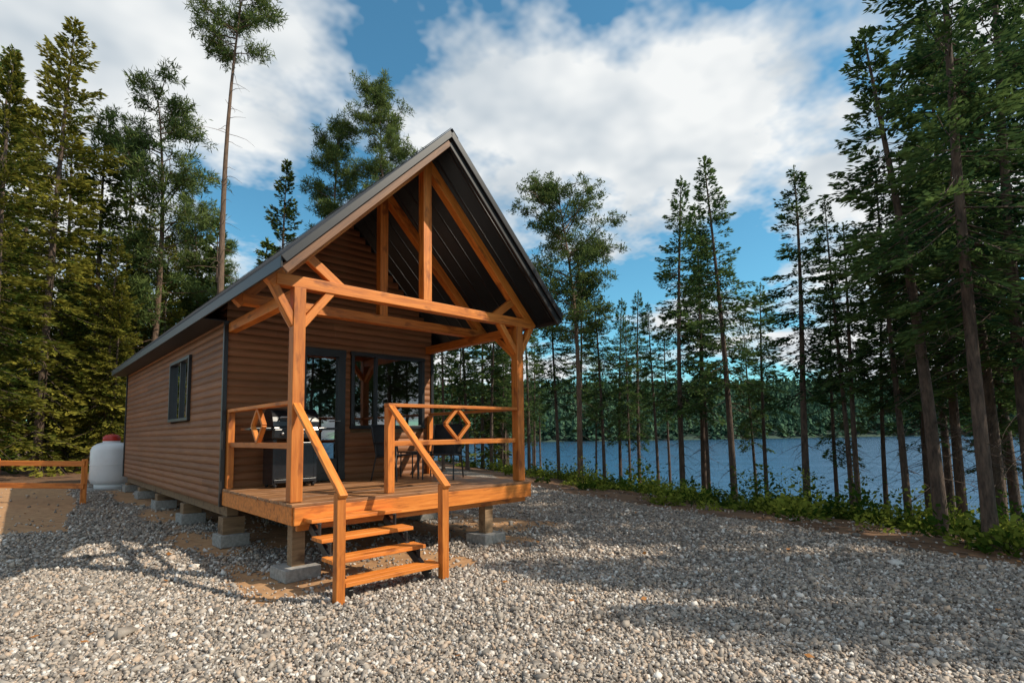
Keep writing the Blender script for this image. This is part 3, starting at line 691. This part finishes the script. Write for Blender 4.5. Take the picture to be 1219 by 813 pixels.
# ------------------------------------------------------------ chairs
def chair(x,y,rz):
    c=empty('patio_chair',(x,y,HD)); c.rotation_euler=(0,0,rz)
    for s_ in (-1,1):
        X_=.27*s_
        tube('side_frame',[(X_,-.27,0),(X_,-.25,.60),(X_,.22,.60),(X_*.95,.30,.92)],.013,M_black,c)
        tube('rear_leg',[(X_,.28,0),(X_,.17,.42),(X_,.20,.60)],.013,M_black,c)
        tube('seat_rail',[(X_,-.24,.43),(X_,.18,.38)],.012,M_black,c)
        box('armrest',(X_,-.02,.622),(.055,.46,.022),M_black,c)
    V=[(-.255,-.24,.435),(.255,-.24,.435),(.255,.16,.39),(-.255,.16,.39),(-.255,.20,.45),(.255,.20,.45),(.25,.31,.92),(-.25,.31,.92)]
    o=obj('sling_seat',mk_quads('sling',V,[(0,1,2,3),(3,2,5,4),(4,5,6,7)],mats=(M_mesh,)),c); s=o.modifiers.new('t','SOLIDIFY'); s.thickness=.012
    tube('cross_front',[(-.27,-.24,.42),(.27,-.24,.42)],.012,M_black,c); tube('top_bar',[(-.255,.305,.92),(.255,.305,.92)],.013,M_black,c)
chair(2.35,1.75,rad(18)); chair(3.05,1.35,rad(-55))
tb=empty('side_table',(2.95,2.05,HD)); box('table_top',(0,0,.44),(.45,.45,.025),M_black,tb)
for x in (-.19,.19):
    for y in (-.19,.19): tube('table_leg',[(x,y,0),(x,y,.43)],.012,M_black,tb)
# ------------------------------------------------------------ propane tank
tx,ty=-.30,12.6; tk=empty('propane_tank',(tx,ty,gz((tx,ty))))
r=.42
lathe('tank_body',[(0,.10),(.28,.11),(.38,.16),(r,.26),(r,.96),(.385,1.06),(.29,1.13),(.17,1.165),(0,1.17)],M_white,tk)
lathe('foot_ring',[(.30,0),(.32,0),(.32,.16),(.30,.16)],M_white,tk)
lathe('collar',[(.17,1.14),(.18,1.14),(.18,1.27),(.17,1.27)],M_white,tk)
lathe('red_cap',[(.15,1.16),(.185,1.20),(.185,1.29),(.13,1.35),(0,1.37)],M_red,tk)
lathe('weld_seam',[(r,.60),(r+.006,.605),(r+.006,.62),(r,.625)],M_white,tk)
box('tank_pad',(0,0,.0),(1.0,1.0,.06),M_conc,tk)
tk.scale=(1.12,1.12,1.12)
# ------------------------------------------------------------ fence
fe=empty('wooden_fence')
p1=world(-9.75,12.2); p2=world(-15.5,12.4)
pp=[p1+(p2-p1)*t for t in (0,.36,.72,1)]
for i,p in enumerate(pp): g0=gz(p); beam('fence_post_%d'%i,(p[0],p[1],g0-.1),(p[0],p[1],g0+1.0),.11,.11,M_wood,fe,(0,1,0))
for i in range(3):
    for hh_ in (.90,.40):
        a,b_=pp[i],pp[i+1]; beam('fence_rail',(a[0],a[1]-.07,gz(a)+hh_),(b_[0],b_[1]-.07,gz(b_)+hh_),.04,.12,M_wood,fe)
rg=np.random.default_rng(2); A=Acc(); n=60
d=rg.uniform(3.5,12,n); u=rg.uniform(-1,1,n); p=np.array([CX,CY])+d[:,None]*Fh+(u*d)[:,None]*Rh
P_=np.concatenate([p,(height(p[:,0],p[:,1])+.035)[:,None]],1); a=rg.uniform(0,6.28,n)
A.cards(P_,np.stack([np.cos(a),np.sin(a),.1*np.ones(n)],-1),rg.normal(size=(n,3))*np.array([1,1,.2]),np.full(n,.07),np.full(n,.05),0,np.full(n,.5))
obj('fallen_leaves',mk_quads('fallen_leaves',np.concatenate(A.V),np.concatenate(A.Q),mats=(M_leaf,)))
# ------------------------------------------------------------ light
EL=rad(43); az=math.atan2(.55,-.835)
sv=Vector((math.sin(az)*math.cos(EL),math.cos(az)*math.cos(EL),math.sin(EL)))
L=bpy.data.lights.new('sun','SUN'); L.energy=5.0; L.angle=rad(.5); L.color=(1,.90,.74)
so=bpy.data.objects.new('sun',L); COL.objects.link(so); so.rotation_euler=sv.to_track_quat('Z','Y').to_euler(); so.location=(0,0,30)
w=bpy.data.worlds.new('World'); scene.world=w; w.use_nodes=True; nt=w.node_tree; bg=nt.nodes['Background']
sky=N(nt,'ShaderNodeTexSky',sky_type='NISHITA'); sky.sun_disc=False; sky.sun_elevation=EL; sky.sun_rotation=az; sky.air_density=1.0; sky.dust_density=.3; sky.ozone_density=1.5
tc=N(nt,'ShaderNodeTexCoord'); sp=N(nt,'ShaderNodeSeparateXYZ'); nt.links.new(tc.outputs['Generated'],sp.inputs[0])
zc=mathn(nt,'ADD',mathn(nt,'MAXIMUM',sp.outputs[2],0.0),.22)
cb=N(nt,'ShaderNodeCombineXYZ'); nt.links.new(mathn(nt,'DIVIDE',sp.outputs[0],zc),cb.inputs[0]); nt.links.new(mathn(nt,'DIVIDE',sp.outputs[1],zc),cb.inputs[1])
mp=N(nt,'ShaderNodeMapping'); mp.inputs['Location'].default_value=(3.1,1.7,0); nt.links.new(cb.outputs[0],mp.inputs[0])
f=noise(nt,mp.outputs[0],1.15,6,.60); f2=noise(nt,mp.outputs[0],3.4,3,.6)
mask=ramp(nt,f,[(.445,(0,0,0)),(.485,(.5,.5,.5)),(.535,(1,1,1))])
cloud=ramp(nt,f2,[(.32,(5.6,6.3,6.9)),(.60,(9.2,9.4,9.4))])
tint=mixc(nt,1.0,sky.outputs[0],(.84,1.60,1.60),'MULTIPLY')
c=mixc(nt,mask,tint,cloud); nt.links.new(c,bg.inputs[0]); bg.inputs[1].default_value=.10
# ------------------------------------------------------------ camera
cam=bpy.data.cameras.new('camera'); co=bpy.data.objects.new('camera',cam); COL.objects.link(co); scene.camera=co
cam.sensor_width=36; cam.lens=FPX/1219*36; cam.shift_y=SY/1219; cam.clip_end=3000; cam.clip_start=.05
Fv=Vector((math.sin(YAW)*math.cos(PITCH),math.cos(YAW)*math.cos(PITCH),math.sin(PITCH))); Rv=Vector((math.cos(YAW),-math.sin(YAW),0)); Uv=Rv.cross(Fv)
R2=Rv*math.cos(ROLL)+Uv*math.sin(ROLL); U2=-Rv*math.sin(ROLL)+Uv*math.cos(ROLL)
Mc=Matrix((R2,U2,-Fv)).transposed().to_4x4(); Mc.translation=(CX,CY,CZ); co.matrix_world=Mc
